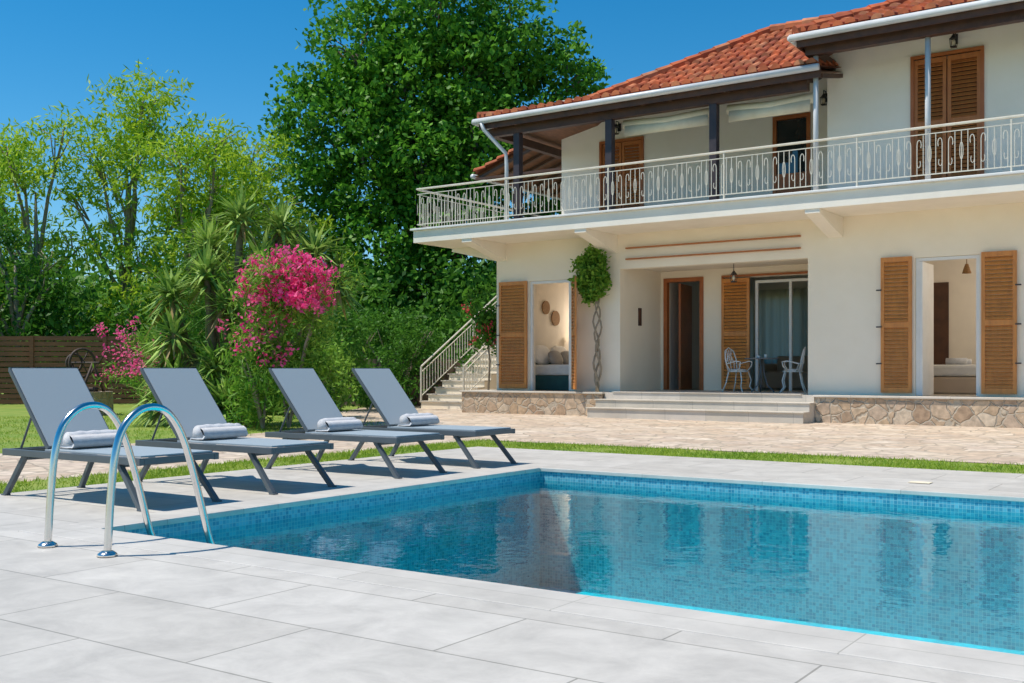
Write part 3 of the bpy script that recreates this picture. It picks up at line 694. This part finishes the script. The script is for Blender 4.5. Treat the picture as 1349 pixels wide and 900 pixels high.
def shrub(name,d,r,h,w,mt,n=60,m=90,L=.14,W=.05,z0=.1):
    e=empty(name,gl(d,r)); b=MB()
    for i in range(7):
        a=random.uniform(0,6.28); b.tube([(0,0,0),(.2*w*math.cos(a),.2*w*math.sin(a),h*.5),(.4*w*math.cos(a),.4*w*math.sin(a),h*.8)],[.03,.02,.008],n=5)
    obj('stems',b,M_barkp,e)
    c=rng.normal(size=(n,3))*np.array([w*.30,w*.30,0]); c[:,2]=rng.uniform(z0,h,n); c[:,:2]*=(1-.4*np.abs(c[:,2:3]/h-.5))
    P=(c[:,None,:]+rng.normal(size=(n,m,3))*.15).reshape(-1,3); P=P[P[:,2]>.02]
    leaves('foliage',P,L,W,mt,e,up=.6); return e,c
shrub('garden_shrub',27,-4.3,2.4,2.2,M_bushd,70); shrub('garden_shrub',30,-3.2,2.6,2.6,M_bushd,80); shrub('garden_shrub',23,-4.3,1.4,1.4,M_bush,45)
shrub('garden_shrub',30,-8.5,3.0,3,M_bushd,80); shrub('garden_shrub',25,-5.6,.9,1.6,M_bushd,40)
def oleander(d,r,h,w,n,nf,topz):
    e,c=shrub('pink_oleander',d,r,h,w,M_bush,n,80,.17,.032,z0=.25)
    F=[]
    for i in range(nf):
        a=random.uniform(0,6.28); rr=w*.54*random.random()**.5; z=topz+(h-topz)*random.random()+ (.25*(1-rr/w*2))
        cc=np.array([rr*math.cos(a),rr*math.sin(a),z]); F.append(cc+rng.normal(size=(32,3))*.06)
    leaves('blossom',np.concatenate(F),.07,.062,M_pink,e,up=.5)
oleander(18.6,-3.85,2.85,1.55,62,110,2.0)
e,c=shrub('pink_oleander',18.4,-4.25,1.5,1.0,M_bush,26,80,.17,.032)
F=[rng.normal(size=(24,3))*.07+np.array([random.uniform(-.6,.6),random.uniform(-.6,.4),random.uniform(1.1,1.9)]) for i in range(20)]
leaves('blossom',np.concatenate(F),.07,.055,M_pink,e)
e,c=shrub('pink_oleander',23.6,-7.9,1.7,1.5,M_bush,30,70,.17,.032)
F=[rng.normal(size=(22,3))*.08+np.array([random.uniform(-.9,.8),random.uniform(-.9,.2),random.uniform(.9,1.95)]) for i in range(32)]
leaves('blossom',np.concatenate(F),.075,.05,M_pink,e)
# yucca
e=empty('yucca_tree',gl(20.3,-5.45)); heads=[]
for r,z,dy in((.35,3.95,0),(-.35,3.45,.4),(1.05,3.8,.3),(1.75,3.3,0),(-.2,2.85,-.3),(.8,3.05,-.3),(-.95,2.5,0),(.25,2.25,-.5),(-.8,1.75,-.4),(1.35,2.6,-.2),(-.7,.85,-.6),(.1,1.15,-.7),(-1.05,1.3,.1),(.5,1.65,-.5),(-.3,.55,-.9),(-.95,.5,-.5),(2.1,2.8,.3),(.3,.5,-1.0)):
    p=RT*r+FW*dy; heads.append(Vector((p.x,p.y,z)))
b=MB()
for hd in heads:
    b.tube([(hd.x*.25,hd.y*.25,0),(hd.x*.5,hd.y*.5,hd.z*.4),(hd.x*.9,hd.y*.9,hd.z*.8),hd],[.12,.09,.07,.06],n=7)
obj('stems',b,M_bark,e,True)
Q=[];Qd=[]
for hd in heads:
    for i in range(150):
        a=random.uniform(0,2*math.pi); el=math.asin(random.uniform(-.75,1)); ln=random.uniform(.5,.85)
        d=Vector((math.cos(a)*math.cos(el),math.sin(a)*math.cos(el),math.sin(el))); s=d.cross(Vector((0,0,1)))
        if s.length<.05: s=Vector((1,0,0))
        s.normalize(); s*=.036
        base=hd-Vector((0,0,random.uniform(0,.3)))
        p1=base+d*ln*.5; p2=base+d*ln+Vector((0,0,-.12*ln*random.uniform(.3,2.0)))
        T=Qd if el<-.55 and random.random()<.5 else Q
        T.append([base-s*.6,base+s*.6,p1+s,p1-s]); T.append([p1-s,p1+s,p2+s*.08,p2-s*.08])
quads('sword_leaves',np.array([[tuple(v) for v in q] for q in Q]),M_yucca,e)
if Qd: quads('dry_leaves',np.array([[tuple(v) for v in q] for q in Qd]),M_dry,e)
# climbing vine on the facade
e=empty('climbing_vine',(-12.0,20.75,.5)); b=MB()
for k in range(3):
    b.tube([(.03*k+.05*math.sin(i*.9+k*2),.05*math.cos(i*.8+k*2)+.03,i*.13) for i in range(17)],[.03-.0008*i for i in range(17)],n=6)
obj('vine_stem',b,M_barkp,e,True)
d=unit(rng.normal(size=(150,3)))*(rng.random((150,1))**.5)
c=d*np.array([.42,.22,.58])+np.array([-.08,-.05,2.62])
P=(c[:,None,:]+rng.normal(size=(150,34,3))*.06).reshape(-1,3); P=P[P[:,1]<.22]
leaves('vine_foliage',P,.10,.065,M_bush,e,up=.5)
e=empty('flowering_creeper',(-15.25,21.2,.5)); b=MB(); b.tube([(0,0,0),(.05,0,.7),(-.05,0,1.4),(-.05,0,1.9)],[.03,.025,.02,.01],n=6); obj('stem',b,M_bark,e)
c=rng.normal(size=(55,3))*np.array([.22,.15,.3])+np.array([-.02,0,1.55]); P=(c[:,None,:]+rng.normal(size=(55,40,3))*.08).reshape(-1,3)
leaves('foliage',P,.1,.06,M_bushd,e)
P=(c[:20,None,:]+rng.normal(size=(20,12,3))*.06+np.array([0,-.12,0])).reshape(-1,3); leaves('blossom',P,.07,.06,M_red,e)

# ------------------------------------------------------------------ fence, wall, well
e=empty('wooden_fence'); w=MB()
A=Vector(gl(29,-21)); B=Vector(gl(30,-9.3)); d=(B-A); L=d.length; d.normalize(); an=math.atan2(d.y,d.x); M=Matrix.Rotation(an,3,'Z')
n=int(L/1.8)
for i in range(n+1):
    c=A+d*(i*L/n); w.obox((c.x,c.y,.95),(.1,.1,1.95),M)
    if i<n:
        for k in range(13):
            c2=A+d*((i+.5)*L/n); w.obox((c2.x,c2.y,.12+k*.145+random.uniform(-.006,.006)),(L/n-.08,.025,.12),M)
obj('fence_boards',w,M_fence,e)
w=MB(); A=Vector(gl(31,-5.0)); B=Vector(gl(30,.5)); d=B-A; M=Matrix.Rotation(math.atan2(d.y,d.x),3,'Z'); c=(A+B)/2
w.obox((c.x,c.y,.6),(d.length,.4,1.4),M); obj('stone_garden_wall',w,M_oldwall)
e=empty('stone_well',gl(24.5,-9.7)); w=MB()
vs=[];ns=24
for z,r in((-.05,.62),(.5,.6),(.5,.42),(.1,.42)):
    for i in range(ns): a=2*math.pi*i/ns; vs.append((r*math.cos(a),r*math.sin(a),z))
fs=[(j*ns+i,j*ns+(i+1)%ns,(j+1)*ns+(i+1)%ns,(j+1)*ns+i) for j in range(3) for i in range(ns)]
w.add(vs,fs); obj('well_ring',w,M_stone,e)
w=MB()
for x in(-.5,.3):
    w.tube([(x,-.3,.45),(x,0,1.15)],.03,n=6); w.tube([(x,.3,.45),(x,0,1.15)],.03,n=6)
w.tube([(-.7,0,1.15),(.55,0,1.15)],.03,n=8)
w.tube([(-.1,.32*math.cos(a),1.15+.32*math.sin(a)) for a in [i*math.pi/12 for i in range(24)]],.03,n=6,closed=True)
for i in range(6): a=i*math.pi/3; w.tube([(-.1,0,1.15),(-.1,.32*math.cos(a),1.15+.32*math.sin(a))],.014,n=5)
w.tube([(-.4,.2*math.cos(a),1.15+.2*math.sin(a)) for a in [i*math.pi/9 for i in range(18)]],.03,n=6,closed=True)
w.tube([(.55,0,1.15),(.55,.15,1.4),(.75,.15,1.4)],.02,n=6); w.box(-.62,.42,-.05,.05,.5,.6)
obj('winch_wheel',w,mat('rusted_iron',(.05,.035,.03),(.1,.06,.04),rough=.7,scale=10),e,True)

# ------------------------------------------------------------------ light, sky, camera
sv=Vector((-.40,-.33,1)).normalized(); el=math.asin(sv.z)
W=bpy.data.worlds.new('World'); S.world=W; W.use_nodes=True; n=W.node_tree.nodes; l=W.node_tree.links
sk=n.new('ShaderNodeTexSky'); sk.sky_type='NISHITA'; sk.sun_disc=False; sk.sun_elevation=el; sk.sun_rotation=math.atan2(sv.x,sv.y)%(2*math.pi)
sk.air_density=1.0; sk.dust_density=0; sk.ozone_density=4.5; sk.altitude=300
hs=n.new('ShaderNodeHueSaturation'); hs.inputs['Hue'].default_value=.49; hs.inputs['Saturation'].default_value=1.38; hs.inputs['Value'].default_value=1.0
bg=n['Background']; bg.inputs[1].default_value=.132
l.new(sk.outputs[0],hs.inputs['Color']); l.new(hs.outputs[0],bg.inputs[0])
sun=bpy.data.lights.new('sun','SUN'); sun.energy=5.0; sun.angle=math.radians(.5); sun.color=(1,.935,.84)
so=bpy.data.objects.new('sun',sun); so.rotation_euler=sv.to_track_quat('Z','Y').to_euler(); so.location=(0,0,30); S.collection.objects.link(so)
cam=bpy.data.cameras.new('camera'); co=bpy.data.objects.new('camera',cam); S.collection.objects.link(co)
co.location=(0,0,1.0); co.rotation_euler=(math.radians(90),0,math.radians(34.47))
cam.lens=37.9; cam.sensor_width=36; cam.shift_y=.0274; cam.clip_start=.05; cam.clip_end=3000
S.camera=co
